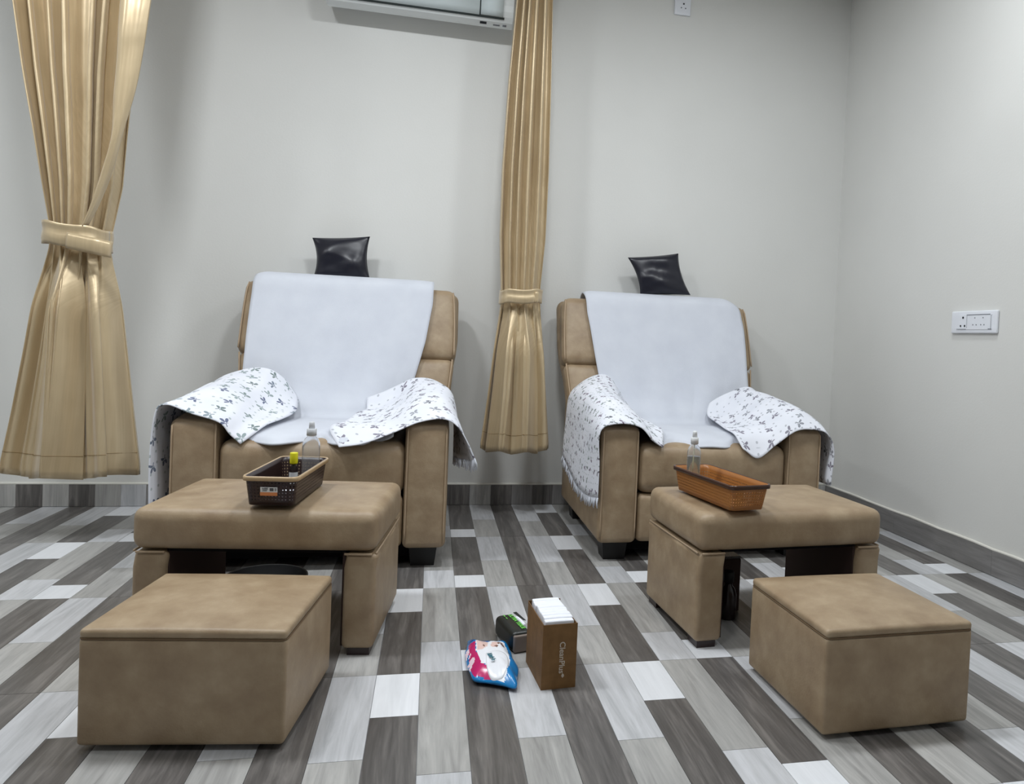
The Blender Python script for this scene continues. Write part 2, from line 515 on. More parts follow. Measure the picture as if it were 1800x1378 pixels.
for i, (ar, x0, x1, y0, y1, tone) in enumerate(pieces):
    if i < 300 and ar > 30:
        o = bpy.data.objects.new('plank', plank_mesh(x1 - x0, y1 - y0, tone))
        o.location = ((x0 + x1) / 2, (y0 + y1) / 2, 0); COL.objects.link(o); o.parent = floor
    else:
        rest.setdefault(tone, MB()).box((x0 + GAP, y0 + GAP, -.0045), (x1 - GAP, y1 - GAP, 0))
rv, rf, rm, tn = [], [], [], list(rest)
for ti, tone in enumerate(tn):
    n = len(rv); rv += rest[tone].v; rf += [tuple(q + n for q in f) for f in rest[tone].f]; rm += [ti] * len(rest[tone].f)
tag(link('plank_field', mesh('plank_field', rv, rf, mats=rm), [M['pl_' + t] for t in tn], floor, smooth=False), kind='stuff')

# skirting tiles
SKH = .0966
sb = tag(MB().box((WALL_L, WALL_B - .006, 0), (WALL_R - .012, WALL_B, SKH)).build('baseboard_back', M['grout']), kind='structure')
SEQ = {-18: 'mid', -17: 'dark', -16: 'mid', -15: 'dark', -14: 'mid', -13: 'light', -12: 'smoke', 0: 'dark', 1: 'dark', 2: 'mid', 3: 'dark', 4: 'smoke', 5: 'dark', 6: 'smoke'}
cyc = ['smoke', 'dark', 'mid', 'dark', 'mid', 'light']
for k in range(-30, 21):
    x0, x1 = .1 * k, min(.1 * (k + 1), WALL_R - .0125)
    if x1 - x0 < .01: continue
    b = MB().box((x0 + .0004, WALL_B - .0105, .002), (x1 - .0004, WALL_B - .0055, SKH))
    link('skirting_tile', mesh('skirting_tile', b.v, b.f), M['sk_' + SEQ.get(k, cyc[k % 6])], sb, smooth=False)
sr = tag(MB().box((WALL_R - .006, WALL_F, 0), (WALL_R, WALL_B - .011, SKH)).build('baseboard_right', M['grout']), kind='structure')
for i, y1 in enumerate([WALL_B - .0115 - .6 * j for j in range(10)]):
    y0 = max(WALL_F, y1 - .6)
    b = MB().box((WALL_R - .0115, y0 + .0004, .002), (WALL_R - .0055, y1 - .0004, SKH))
    link('skirting_tile', mesh('skirting_tile', b.v, b.f), M['sk_side'], sr, smooth=False)
sl = tag(MB().box((WALL_L, WALL_F, 0), (WALL_L + .011, WALL_B - .011, SKH)).build('baseboard_left', M['sk_side']), kind='structure')
# plaster bead above the skirting
tb = MB(); tb.tube([(WALL_L, WALL_B - .004, SKH + .003), (WALL_R - .012, WALL_B - .004, SKH + .003)], .006, 8)
tag(tb.build('trim_1', M['plaster'], None, True), kind='structure')
tb = MB(); rng = random.Random(4)
tb.tube([(WALL_R - .004 - rng.uniform(0, .003), WALL_B - .012 - j * .1, SKH + .003 + rng.uniform(-.002, .002)) for j in range(58)], .006, 8)
tag(tb.build('trim_2', M['plaster'], None, True), kind='structure')

# ------------------------------------------------------------------ ceiling lamps (out of frame, they light the room)
for i, (x, y) in enumerate(LIGHTS):
    e = empty('ceiling_light', (x, y, CEIL - .03), 0, 'square white ceiling LED panel ' + LIGHT_AT[i], 'light', 'ceiling LED panels')
    fr = MB()
    for a, b in (((-.15, -.15, 0), (.15, -.13, .03)), ((-.15, .13, 0), (.15, .15, .03)), ((-.15, -.13, 0), (-.13, .13, .03)), ((.13, -.13, 0), (.15, .13, .03))):
        fr.box(a, b)
    fr.build('frame', M['ac_white'], e)
    MB().box((-.13, -.13, .008), (.13, .13, .012)).build('diffuser', M['lamp'], e)
    ld = bpy.data.lights.new('panel_lamp', 'AREA'); ld.shape = 'SQUARE'; ld.size = .24; ld.energy = LIGHT_W[i]; ld.color = LIGHT_COL
    lo = bpy.data.objects.new('panel_lamp', ld); COL.objects.link(lo); lo.location = (x, y, CEIL - .028)

# ------------------------------------------------------------------ upholstered cubes and stools
def loop_pts(pts, m=6):
    return [Vector(p) for p in pts]

def ottoman(name, loc, rz, w, d, h, label):
    e = empty(name, loc, rz, label, 'ottoman', 'leatherette cube ottomans')
    # side cover and separate stitched top
    soft('body', (w, d, h - .026), .009, (0, 0, .011 + (h - .026) / 2), M['leather'], e, 6, (.004, .004, .005, .005, 0, 0))
    soft('top_cushion', (w * .998, d * .998, .020), .0085, (0, 0, h - .008), M['leather'], e, 10, (0, 0, 0, 0, 0, .018))
    tb = MB(); a, b, z = w / 2 - .001, d / 2 - .001, h - .0165; c = .010
    pts = []
    for (cx, cy, a0) in ((a - c, -b + c, -90), (a - c, b - c, 0), (-a + c, b - c, 90), (-a + c, -b + c, 180)):
        for k in range(4):
            t = math.radians(a0 + 30 * k); pts.append((cx + c * math.cos(t), cy + c * math.sin(t), z))
    tb.tube(pts, .0018, 6, True); tb.build('seam', M['seam'], e, True)
    for sx in (-1, 1):
        for sy in (-1, 1):
            MB().lathe([(0, .016), (.016, .016), (.014, 0), (0, 0)], 12, (sx * (w / 2 - .05), sy * (d / 2 - .05), 0)).build('foot', M['black_plastic'], e, True)
    return e

def rect_center(fl, fr, depth):
    fl, fr = Vector(fl), Vector(fr); t = fr - fl; w = t.length; t.normalize(); nrm = Vector((-t.y, t.x))
    c = (fl + fr) / 2 + nrm * depth / 2
    return (c.x, c.y, 0), math.atan2(t.y, t.x), w

c, rz, w = rect_center((-.626, 1.532), (-.251, 1.485), .335)
ottoman('ottoman', c, rz, w, .335, .232, 'tan leatherette cube ottoman in front of the stool with the dark basket')
c, rz, w = rect_center((.822, 1.374), (1.183, 1.387), .345)
ottoman('ottoman', c, rz, w, .345, .232, 'tan leatherette cube ottoman in front of the stool with the orange basket')

def stool(name, loc, rz, w, d, label):
    e = empty(name, loc, rz, label, 'stool', 'leatherette massage stools')
    zc, zt = .262, .364
    def crease(p):
        return (p.x, p.y, p.z + (.0016 * math.sin(p.x * 23) * math.sin(p.y * 19) if p.z > .03 else 0))
    soft('seat_cushion', (w, d, zt - zc), .026, (0, 0, (zt + zc) / 2), M['leather'], e, 10, (.004, .004, .004, .004, 0, .008), crease)
    T = .078
    for s in (-1, 1):
        def bulge(p, s=s):
            q = Vector(p)
            if q.z > .10: q.x += .004 * math.sin(q.y * 25)
            return q
        lg = soft('leg_panel', (T, d - .012, zc - .022), .013, (s * (w / 2 - T / 2 - .002), 0, .018 + (zc - .022) / 2), M['leather'], e, 8, (.003, .003, .003, .003, 0, 0), bulge)
        MB().box((-.0035 + s * (w / 2 - T - .003), -d / 2 + .02, .022), (.0035 + s * (w / 2 - T - .003), d / 2 - .02, zc - .004)).build('inner_lining', M['dark_leather'], lg)
        tb = MB(); xs = s * (w / 2 - .003)
        tb.tube([(xs, -d / 2 + .016, zc - .0045), (xs, d / 2 - .016, zc - .0045)], .003, 6)
        tb.tube([(s * (w / 2 - T), -d / 2 + .005, zc - .0045), (s * (w / 2 - .012), -d / 2 + .005, zc - .0045)], .003, 6)
        tb.build('piping', M['piping'], lg, True)
        for sy in (-1, 1):
            MB().box((s * (w / 2 - T / 2) - .027, sy * (d / 2 - .045) - .03, 0), (s * (w / 2 - T / 2) + .027, sy * (d / 2 - .045) + .03, .021)).build('foot', M['basket_dark_solid'], lg)
    # black dust cover under the seat
    MB().box((-w / 2 + T, -d / 2 + .02, zc - .006), (w / 2 - T, d / 2 - .02, zc + .004)).build('underside', M['black_cloth'], e)
    return e

STL, rzL, wL = rect_center((-.692, 1.952), (-.117, 1.890), .40)
stool('massage_stool', STL, rzL, wL, .40, 'tan leatherette stool on two panel legs carrying the dark brown basket')
STR, rzR, wR = rect_center((.712, 1.838), (1.285, 1.880), .39)
stool('massage_stool', STR, rzR, wR, .39, 'tan leatherette stool on two panel legs carrying the orange basket')

# ------------------------------------------------------------------ armchairs
ARM_W, CH_W = .146, .88
LEAN = math.radians(20)
def back_pt(s, off=0.0):
    """point on the reclined back's front face, s metres up the slope, off metres proud of it (local y,z)"""
    return (.575 + s * math.sin(LEAN) - off * math.cos(LEAN), .44 + s * math.cos(LEAN) + off * math.sin(LEAN))

def armchair(name, cx, fy, bdx, bw, label):
    e = empty(name, (cx, fy, 0), 0, label, 'armchair', 'tan recliner armchairs')
    h = CH_W / 2
    for s in (-1, 1):
        def slope(p):
            q = Vector(p)
            if q.z > 0: q.z += (q.z / .215) * .085 * max(0, min(1, (q.y + .40) / .75))
            return q
        xa = s * (h - ARM_W / 2)
        am = soft('arm', (ARM_W, .80, .43), .022, (xa, .40, .285), M['leather'], e, 8, (.005, .005, .006, .004, 0, .012), slope)
        tb = MB()
        for sx in (-1, 1):
            x = xa + sx * (ARM_W / 2 - .008)
            pts = [(x, .004, .09)] + [(x, .001, .09 + .40 * k / 10) for k in range(1, 10)] + [(x, .004, .483), (x - sx * .006, .012, .493), (x - sx * .01, .05, .503)]
            tb.tube(pts, .0032, 6)
        tb.build('piping', M['piping'], am, True)
    iw = CH_W - 2 * ARM_W
    soft('seat_cushion', (iw + .004, .66, .185), .042, (0, .325, .345), M['leather'], e, 10, (0, 0, .012, 0, 0, .014))
    soft('footrest_panel', (iw - .002, .07, .178), .022, (0, .035, .163), M['leather'], e, 8, (0, 0, .008, 0, 0, 0))
    MB().box((-h + .05, .075, .028), (h - .05, .78, .12)).build('base_frame', M['black_cloth'], e)  # frame carried down in black to stand in for shade under the chair
    for sx in (-1, 1):
        for sy in (.085, .70):
            b = MB().add([(sx * (h - .075) + a * .040, sy + c * .040, 0) for a, c in ((-1, -1), (1, -1), (1, 1), (-1, 1))] +
                         [(sx * (h - .075) + a * .048, sy + c * .048, .07) for a, c in ((-1, -1), (1, -1), (1, 1), (-1, 1))],
                         [(3, 2, 1, 0), (4, 5, 6, 7), (0, 1, 5, 4), (1, 2, 6, 5), (2, 3, 7, 6), (3, 0, 4, 7)])
            b.build('foot', M['black_plastic'], e)
    # back: shell, lower and upper pads, side piping
    R = Matrix.Rotation(-LEAN, 3, 'X')
    def place(s0, s1, t0, t1):
        y0, z0 = back_pt((s0 + s1) / 2); t = (t0 + t1) / 2
        return (bdx, y0 + t * math.cos(LEAN), z0 - t * math.sin(LEAN))
    def shell(p):
        return (p.x * (1 if p.z > .1 else 1 - .14 * min(1, (.1 - p.z) / .35)), p.y, p.z)
    bk = soft('back_shell', (bw + .015, .085, .70), .035, place(-.08, .615, .055, .135), M['leather'], e, 10, (0,) * 6, shell, R)
    def taper_low(p):
        f = .93 + .07 * (p.z + .16) / .32
        return (p.x * f, p.y, p.z)
    soft('lower_back_pad', (bw - .013, .105, .333), .034, place(-.045, .286, 0, .105), M['leather'], e, 9, (0, 0, .018, 0, 0, 0), taper_low, R)
    def crown(p):
        w = 1 - .02 * max(0, p.z / .18) ** 2
        return (p.x * w, p.y, p.z)
    soft('upper_back_pad', (bw, .115, .332), .040, place(.284, .608, -.004, .111), M['leather'], e, 10, (0, 0, .022, 0, 0, .006), crown, R)
    for s in (-1, 1):
        tb = MB(); pts = []
        for k in range(13):
            ss = .298 + .297 * k / 12
            y, z = back_pt(ss, .004 - (.012 if k == 12 else 0)); pts.append((bdx + s * (bw / 2 - .010 - .01 * (k / 12) ** 3), y + .006, z))
        tb.tube(pts, .0036, 6)
        pts = []
        for k in range(9):
            ss = .0 + .280 * k / 8
            y, z = back_pt(ss, .0); pts.append((bdx + s * (bw / 2 - .044 + .028 * k / 8), y + .004, z))
        tb.tube(pts, .0036, 6)
        tb.build('back_piping', M['piping'], bk, True)
    return e

CHL, CHR, CHF_L, CHF_R = -.372, 1.055, 2.585, 2.610
armchair('armchair', CHL, CHF_L, .030, .888, 'tan leatherette armchair between the two gold curtains')
armchair('armchair', CHR, CHF_R, -.016, .925, 'tan leatherette armchair nearest the bare right wall corner')

# ------------------------------------------------------------------ white towels over the backs
def back_towel(name, cx, fy, edges, endwave, corner, label, seed):
    """edges: list of (s-parameter 0..1 along path, xl, xr) in world x"""
    path = []          # local (y,z) from behind the back, over the top, down the front, along the seat
    off = .012
    ytop, ztop = back_pt(.612, 0)
    path += [(ytop + .135, ztop - .20), (ytop + .135, ztop - .06), (ytop + .110, ztop + .012), (ytop + .05, ztop + .030)]
    path += [back_pt(.605, off + .012)]
    for s in (.52, .40, .27, .14): path.append(back_pt(s, off + .018 if s > .3 else off + .012))
    yb, zb = back_pt(.045, off + .03); path.append((yb - .005, zb + .012))
    path += [(.50, .462), (.38, .462), (.24, .464), (.12, .460), (.045, .449), (.012, .428)]
    P = catmull(np.array(path), 6)
    seg = np.r_[0, np.cumsum(np.linalg.norm(np.diff(P, axis=0), axis=1))]; tt = seg / seg[-1]
    nu = 61
    E = np.array(edges)
    G = np.zeros((len(P), nu, 3))
    U = np.linspace(0, 1, nu)
    for i in range(len(P)):
        t = tt[i]
        xl = np.interp(t, E[:, 0], E[:, 1]); xr = np.interp(t, E[:, 0], E[:, 2])
        x = xl + (xr - xl) * U
        y = np.full(nu, P[i, 0]) + fy; z = np.full(nu, P[i, 1])
        cr = np.clip((.34 - t) / .06, 0, 1)
        z -= cr * corner * np.clip((U - .90) / .10, 0, 1) ** 2 + cr * .010 * np.clip((.06 - U) / .06, 0, 1) ** 2
        # vertical folds on the front
        fold = .005 * np.sin(U * 19 + 3 * t + seed) * np.clip((t - .35) / .2, 0, 1) + .010 * vnoise(U * 1.3 + seed, np.full(nu, t * 2.0), seed) * np.clip((t - .25) / .2, 0, 1)
        front = t < tt[-1] * .74
        if front: y -= np.abs(fold) * .9
        else: z += np.abs(fold) * .3
        # edges ride up against the arms on the seat
        if t > .62:
            lift = np.clip((t - .62) / .1, 0, 1) * .03
            z += lift * (np.clip((.12 - U) / .12, 0, 1) ** 1.5 + np.clip((U - .88) / .12, 0, 1) ** 1.5)
        # wavy front end
        ew = np.clip((t - .86) / .14, 0, 1)
        wv = endwave(U)
        y += ew * wv * .06; z += ew * np.maximum(0, wv) * .012
        G[i, :, 0], G[i, :, 1], G[i, :, 2] = x, y, z
    o = link(name, grid_mesh(name, G), M['towel'])
    tag(o, label, 'towel', 'white towels on the armchairs')
    return thick(o, .006, 0)

back_towel('towel', CHL, CHF_L, [(0, -.738, -.01), (.22, -.742, -.003), (.30, -.742, -.005), (.42, -.744, -.03), (.55, -.742, -.075), (.66, -.69, -.11), (.75, -.655, -.10), (1, -.62, -.12)],
           lambda u: .5 * np.sin(u * 15 + .6) + .6 * np.exp(-((u - .53) / .05) ** 2) - .25, .004, 'white towel draped over the back and seat of the armchair between the curtains', 1)
back_towel('towel', CHR, CHF_R, [(0, .69, 1.44), (.22, .685, 1.448), (.30, .690, 1.455), (.42, .715, 1.455), (.55, .745, 1.452), (.66, .79, 1.40), (.75, .80, 1.345), (1, .80, 1.30)],
           lambda u: .9 * np.exp(-((u - .22) / .10) ** 2) + .9 * np.exp(-((u - .72) / .07) ** 2) - .2, .028, 'white towel draped over the back and seat of the armchair by the right wall', 2)

# ------------------------------------------------------------------ printed cloths on the arms
def arm_cloth(name, rows, mat, label, seed, inner, fringe=None, amp=.0055):
    """rows: list of (Y, [(x,z)...]) or lists of (x,y,z), front row first"""
    C = np.array([[((p[0], r[0], p[1]) if len(p) == 2 else p) for p in r[1]] for r in rows], float)
    if inner == 0: C[1:, :3, 2] += [.012, .012, .006]
    else: C[1:, -3:, 2] += [.006, .012, .012]
    A = catmull(C, 9)
    B = np.array([catmull(a, 6) for a in A])
    n, m = B.shape[:2]
    I, J = np.meshgrid(np.linspace(0, 1, n), np.linspace(0, 1, m), indexing='ij')
    B[..., 2] += amp * vnoise(I * 3.1, J * 2.3, seed) * (.4 + I * .6)
    B[..., 0] += amp * .8 * vnoise(I * 2.6 + 5, J * 3.0, seed + 1)
    o = link(name, grid_mesh(name, B), mat)
    tag(o, label, 'cloth', 'printed cloths on the armchair arms')
    thick(o, .0035, 0)
    if fringe is not None:
        col = B[:, 0] if fringe == 0 else B[:, -1]; prev = B[:, 1] if fringe == 0 else B[:, -2]
        tb = MB(); rng = random.Random(seed)
        for k in range(0, n - 1):
            for f in (0,):
                p = Vector(col[k] * (1 - f) + col[k + 1] * f); d = Vector(col[k] - prev[k]).normalized()
                q = p + (d * .5 + Vector((rng.uniform(-.15, .15), rng.uniform(-.2, .2), -.6))).normalized() * rng.uniform(.030, .042)
                tb.tube([p, (p + q) / 2 + Vector((rng.uniform(-.003, .003), 0, 0)), q], [.0024, .0032, .0018], 5)
        fo = tb.build('fringe', M['towel'], o, True); tag(fo, kind='stuff')
    return o

arm_cloth('arm_cloth', [
    (2.572, [(-.858, .20), (-.858, .38), (-.846, .525), (-.815, .552), (-.745, .523), (-.660, .497), (-.628, .460), (-.596, .428)]),
    (2.66, [(-.842, .21), (-.846, .39), (-.838, .535), (-.80, .566), (-.735, .555), (-.655, .520), (-.600, .475), (-.545, .462)]),
    (2.80, [(-.832, .24), (-.838, .40), (-.832, .545), (-.79, .582), (-.725, .585), (-.650, .545), (-.590, .488), (-.515, .474)]),
    (2.97, [(-.828, .25), (-.834, .42), (-.828, .56), (-.785, .598), (-.715, .606), (-.640, .575), (-.580, .515), (-.495, .485)]),
    (3.10, [(-.826, .25), (-.832, .42), (-.826, .56), (-.79, .606), (-.720, .628), (-.640, .615), (-.575, .570), (-.510, .510)]),
    (3.15, [(-.826, .25), (-.832, .42), (-.826, .55), (-.80, .600), (-.725, .640), (-.650, .640), (-.585, .600), (-.530, .540)])],
    M['print_green'], 'printed cotton cloth on the armchair arm beside the tied left curtain', 3, -1)
arm_cloth('arm_cloth', [
    (2.572, [(-.285, 2.540, .426), (-.205, 2.546, .438), (-.120, 2.560, .472), (-.040, .508), (.040, .522), (.090, .500), (.132, .440), (.156, .388)]),
    (2.66, [(-.330, .466), (-.215, .468), (-.125, .490), (-.045, .540), (.035, .556), (.088, .525), (.122, .440), (.142, .366)]),
    (2.80, [(-.300, .472), (-.210, .474), (-.130, .505), (-.050, .570), (.030, .585), (.083, .548), (.112, .445), (.124, .345)]),
    (2.97, [(-.270, .480), (-.200, .482), (-.135, .520), (-.055, .592), (.025, .605), (.080, .566), (.104, .445), (.110, .325)]),
    (3.08, [(-.250, .490), (-.190, .500), (-.130, .545), (-.060, .612), (.015, .618), (.076, .572), (.100, .450), (.104, .315)]),
    (3.14, [(-.245, .530), (-.185, .555), (-.125, .590), (-.065, .625), (.005, .622), (.070, .570), (.096, .450), (.100, .310)])],
    M['print_grey'], 'fringed printed cloth on the armchair arm just left of the middle curtain', 5, 0, fringe=1)
arm_cloth('arm_cloth', [
    (2.590, [(.602, .245), (.603, .36), (.600, .46), (.622, .503), (.690, .516), (.755, .502), (.800, .458), (.842, .430)]),
    (2.68, [(.588, .235), (.594, .37), (.600, .49), (.635, .548), (.695, .560), (.760, .530), (.815, .480), (.870, .468)]),
    (2.82, [(.578, .235), (.590, .38), (.602, .52), (.640, .578), (.700, .590), (.762, .555), (.820, .490), (.880, .474)]),
    (3.00, [(.580, .26), (.592, .40), (.602, .54), (.642, .600), (.705, .612), (.765, .580), (.820, .505), (.880, .480)]),
    (3.16, [(.584, .28), (.592, .42), (.602, .555), (.645, .615), (.712, .640), (.775, .622), (.825, .555), (.880, .500)]),
    (3.24, [(.586, .30), (.592, .43), (.602, .56), (.648, .615), (.715, .652), (.780, .650), (.835, .590), (.885, .525)])],
    M['print_small'], 'white cloth with dense small print on the arm just right of the middle curtain', 7, -1, fringe=0, amp=.003)
arm_cloth('arm_cloth', [
    (2.590, [(1.160, .430), (1.225, .396), (1.300, .450), (1.372, .500), (1.440, .508), (1.505, .490), (1.542, .420), (1.535, .290)]),
    (2.66, [(1.150, .466), (1.230, .470), (1.300, .490), (1.372, .545), (1.440, .555), (1.502, .528), (1.535, .430), (1.528, .290)]),
    (2.80, [(1.165, .472), (1.235, .474), (1.300, .508), (1.372, .572), (1.440, .584), (1.500, .550), (1.530, .440), (1.524, .290)]),
    (2.97, [(1.190, .480), (1.250, .484), (1.305, .525), (1.375, .590), (1.440, .604), (1.500, .566), (1.526, .450), (1.522, .290)]),
    (3.10, [(1.210, .492), (1.262, .505), (1.312, .550), (1.380, .608), (1.440, .614), (1.500, .572), (1.524, .455), (1.520, .290)]),
    (3.16, [(1.240, .540), (1.285, .570), (1.335, .600), (1.395, .625), (1.445, .618), (1.500, .572), (1.522, .455), (1.518, .290)])],
    M['print_grey'], 'printed cotton cloth on the armchair arm nearest the right wall', 9, 0)

# ------------------------------------------------------------------ black pillows on top of the backs
def pillow(name, corners, Y, depth, label, seed):
    """corners: photo pixels TL, TR, BR, BL at distance Y"""
    TL, TR, BR, BL = [np.array(at_y(*c, Y)) for c in corners]
    n = 25
    U, V = np.meshgrid(np.linspace(0, 1, n), np.linspace(0, 1, n), indexing='ij')     # U across, V down
    base = ((1 - U) * (1 - V))[..., None] * TL + (U * (1 - V))[..., None] * TR + (U * V)[..., None] * BR + ((1 - U) * V)[..., None] * BL
    pinch = .016 * (1 - (2 * V - 1) ** 2)
    base[..., 0] -= (2 * U - 1) * pinch * np.abs(2 * U - 1)
    base[..., 2] -= .004 * (1 - (2 * U - 1) ** 2) * (1 - 2 * V)
    prof = (np.maximum(0, 1 - (2 * U - 1) ** 2) ** .55) * (np.maximum(0, 1 - (2 * V - 1) ** 2) ** .55)
    wr = vnoise(U * 1.6, V * 1.5, seed) * .010 * prof
    lean = (V - .5) * 0.03
    F = base.copy(); F[..., 1] += -depth / 2 * prof + wr - lean
    B = base.copy(); B[..., 1] += depth / 2 * prof - lean
    def idx(k, i, j): return k * n * n + i * n + j
    verts = np.concatenate([F.reshape(-1, 3), B.reshape(-1, 3)])
    faces = []
    for i in range(n - 1):
        for j in range(n - 1):
            faces.append((idx(0, i, j), idx(0, i, j + 1), idx(0, i + 1, j + 1), idx(0, i + 1, j)))
            faces.append((idx(1, i, j), idx(1, i + 1, j), idx(1, i + 1, j + 1), idx(1, i, j + 1)))
    me = mesh(name, verts, faces)
    bm = bmesh.new(); bm.from_mesh(me); bmesh.ops.remove_doubles(bm, verts=bm.verts, dist=1e-5); bm.to_mesh(me); bm.free()
    o = link(name, me, M['pillow'])
    return tag(o, label, 'pillow', 'black neck pillows')
pillow('pillow', [(548, 417), (650, 415), (653, 498), (552, 487)], 3.46, .075, 'small black leatherette pillow above the armchair between the curtains', 11)
pillow('pillow', [(1105, 452), (1194, 445), (1212, 519), (1124, 519)], 3.46, .075, 'small black leatherette pillow above the armchair by the right wall', 14)

# ------------------------------------------------------------------ curtains
def interp_prof(prof, z):
    zs = np.array([q[0] for q in prof]); o = np.argsort(zs)
    return np.interp(z, zs[o], np.array([q[1] for q in prof])[o]), np.interp(z, zs[o], np.array([q[2] for q in prof])[o])

def curtain(name, Yc, prof, hem, band_z, folds_top, folds_bot, amp_top, amp_bot, label, seed, group='gold satin curtains'):
    zt = CEIL - .035
    x0 = (prof[0][1] + prof[0][2]) / 2
    e = empty(name, (0, 0, 0), 0, label, 'curtain', group)
    nz, nu = 90, 260
    rs = np.random.RandomState(seed)
    def warp(u, n, k):
        rs2 = np.random.RandomState(seed * 7 + k)
        return u + sum(rs2.uniform(-.035, .035) * np.sin(2 * math.pi * (j + 1) * u + rs2.uniform(0, 6)) for j in range(4))
    U = np.linspace(0, 1, nu)
    G = np.zeros((nz, nu, 3))
    ph1, ph2 = rs.uniform(0, 6), rs.uniform(0, 6)
    for i in range(nz):
        s = i / (nz - 1)
        z = zt + (hem - zt) * s
        xl, xr = interp_prof(prof, z)
        below = np.clip((band_z + .02 - z) / .30, 0, 1); below = below * below * (3 - 2 * below)
        above = np.clip((z - band_z) / .5, 0, 1)
        a1 = warp(U, folds_top, 1) * 2 * math.pi * folds_top + ph1
        a2 = warp(U, folds_bot, 2) * 2 * math.pi * folds_bot + ph2
        f1 = np.sin(a1) + .25 * np.sin(2 * a1 + 1)
        f2 = np.tanh(2.6 * np.sin(a2)) + .16 * np.sin(2.3 * a1)
        amp1 = amp_top * (.55 + .45 * above)
        d = (1 - below) * amp1 * f1 + below * amp_bot * f2 * (.5 + .5 * below)
        lat = (1 - below) * .35 * amp1 * np.sin(2 * a1) + below * .75 * amp_bot * np.sin(2 * a2)
        env = np.sqrt(np.clip(1 - (2 * U - 1) ** 4, 0, 1))
        x = xl + (xr - xl) * U + lat * env
        # rounded bundle: edges go back
        bulge = (.055 * below + .035 * (1 - above) + .02) * (1 - (2 * U - 1) ** 2)
        y = Yc - bulge + d * 1.0
        zz = z - np.clip((s - .9) / .1, 0, 1) * (d / max(amp_bot, 1e-4)) * .010
        G[i, :, 0], G[i, :, 1], G[i, :, 2] = x, y, zz
    me = grid_mesh('fabric', G)
    fb = link('fabric', me, M['satin'], e); thick(fb, .003, 0)
    # stitched hem line
    k = int(round((nz - 1) * (1 - .085 / (zt - hem))))
    tb = MB(); tb.tube([tuple(G[k, j] + np.array([0, -.0025, 0])) for j in range(0, nu, 2)], .0009, 5)
    tb.build('hem_stitch', M['satin_seam'], fb, True)
    return e, G

def tie_band(e, Yc, cl, cr, hgt, ry, tilt_seed, flap=None):
    """cl, cr: world left and right centre points of the band"""
    cl, cr = Vector(cl), Vector(cr); c = (cl + cr) / 2; rx = (cr.x - cl.x) / 2 + .004
    n, m = 64, 9
    G = np.zeros((m, n + 1, 3))
    for i in range(m):
        v = i / (m - 1) - .5
        for j in range(n + 1):
            a = 2 * math.pi * j / n
            cx, sy = math.cos(a), math.sin(a)
            sq = lambda q: math.copysign(abs(q) ** .75, q)
            rr = 1 + .02 * math.sin(3 * a + 2 * v)
            G[i, j] = (c.x + rx * rr * sq(cx), Yc - .03 + ry * rr * sq(sy) + .003 * math.sin(9 * v), c.z + (cr.z - cl.z) / 2 * cx + v * hgt + .003 * math.sin(5 * a))
    o = link('tie_band', grid_mesh('tie_band', G), M['satin'], e); thick(o, .004, 0)
    if flap:
        p = [at_y(*q, Yc - .03 - ry - .008) for q in flap]
        F = np.zeros((6, 16, 3))
        for i in range(6):
            for j in range(16):
                u, v = j / 15, i / 5
                q = (1 - u) * (1 - v) * p[0] + u * (1 - v) * p[1] + u * v * p[2] + (1 - u) * v * p[3]
                F[i, j] = (q.x, q.y - .006 * math.sin(math.pi * v) + .05 * max(0, u - .6) ** 2 * 3, q.z)
        o2 = link('tie_flap', grid_mesh('tie_flap', F), M['satin'], o); thick(o2, .003, 0)
    return o

def px_prof(Y, rows):
    out = []
    for (lx, ly, rx, ry) in rows:
        a, b = at_y(lx, ly, Y), at_y(rx, ry, Y)
        out.append(((a.z + b.z) / 2, a.x, b.x))
    return out

YL = 3.05
prof = px_prof(YL, [(25, 0, 250, 10), (44, 130, 232, 130), (62, 230, 222, 230), (78, 320, 214, 330), (92, 396, 197, 410), (93, 425, 192, 440), (80, 500, 203, 510), (58, 620, 216, 620), (35, 730, 228, 730), (16, 812, 238, 815)])
zt_l = CEIL - .035
prof = [(zt_l, prof[0][1] - .10, prof[0][2] + .12)] + prof
eL, GL = curtain('curtain', YL, prof, at_y(120, 832, YL).z, at_y(140, 420, YL).z, 7, 2.5, .032, .040, 'wide gold satin curtain tied back at the left edge of the room', 3)
tie_band(eL, YL, at_y(90, 411, YL), at_y(196, 427, YL), .078, .085, 1, [(118, 408), (194, 424), (190, 452), (116, 436)])
# the leading edge sweeping across to the tie
lf = [(212, 0, 266, 0), (206, 100, 252, 90), (200, 170, 238, 160), (196, 240, 214, 240), (178, 305, 198, 300), (160, 360, 176, 355), (146, 398, 154, 398)]
K = np.array([[np.array(at_y(l, ly, YL - .105)) * (1 - t) + np.array(at_y(r, ry, YL - .085)) * t for t in np.linspace(0, 1, 5)] for (l, ly, r, ry) in lf])
top_row = K[0] + (K[0] - K[1]) * 6.5
K = np.concatenate([[K[0] + (K[0] - K[1]) * 2.6], K]); K[0, :, 2] = CEIL - .05; K[0, :, 1] += .06
for i in range(len(K)):
    K[i, 1:4, 1] -= .014
A = catmull(K, 8); A = np.array([catmull(a, 6) for a in A])
o = link('front_fold', grid_mesh('front_fold', A), M['satin'], eL); thick(o, .003, 0)

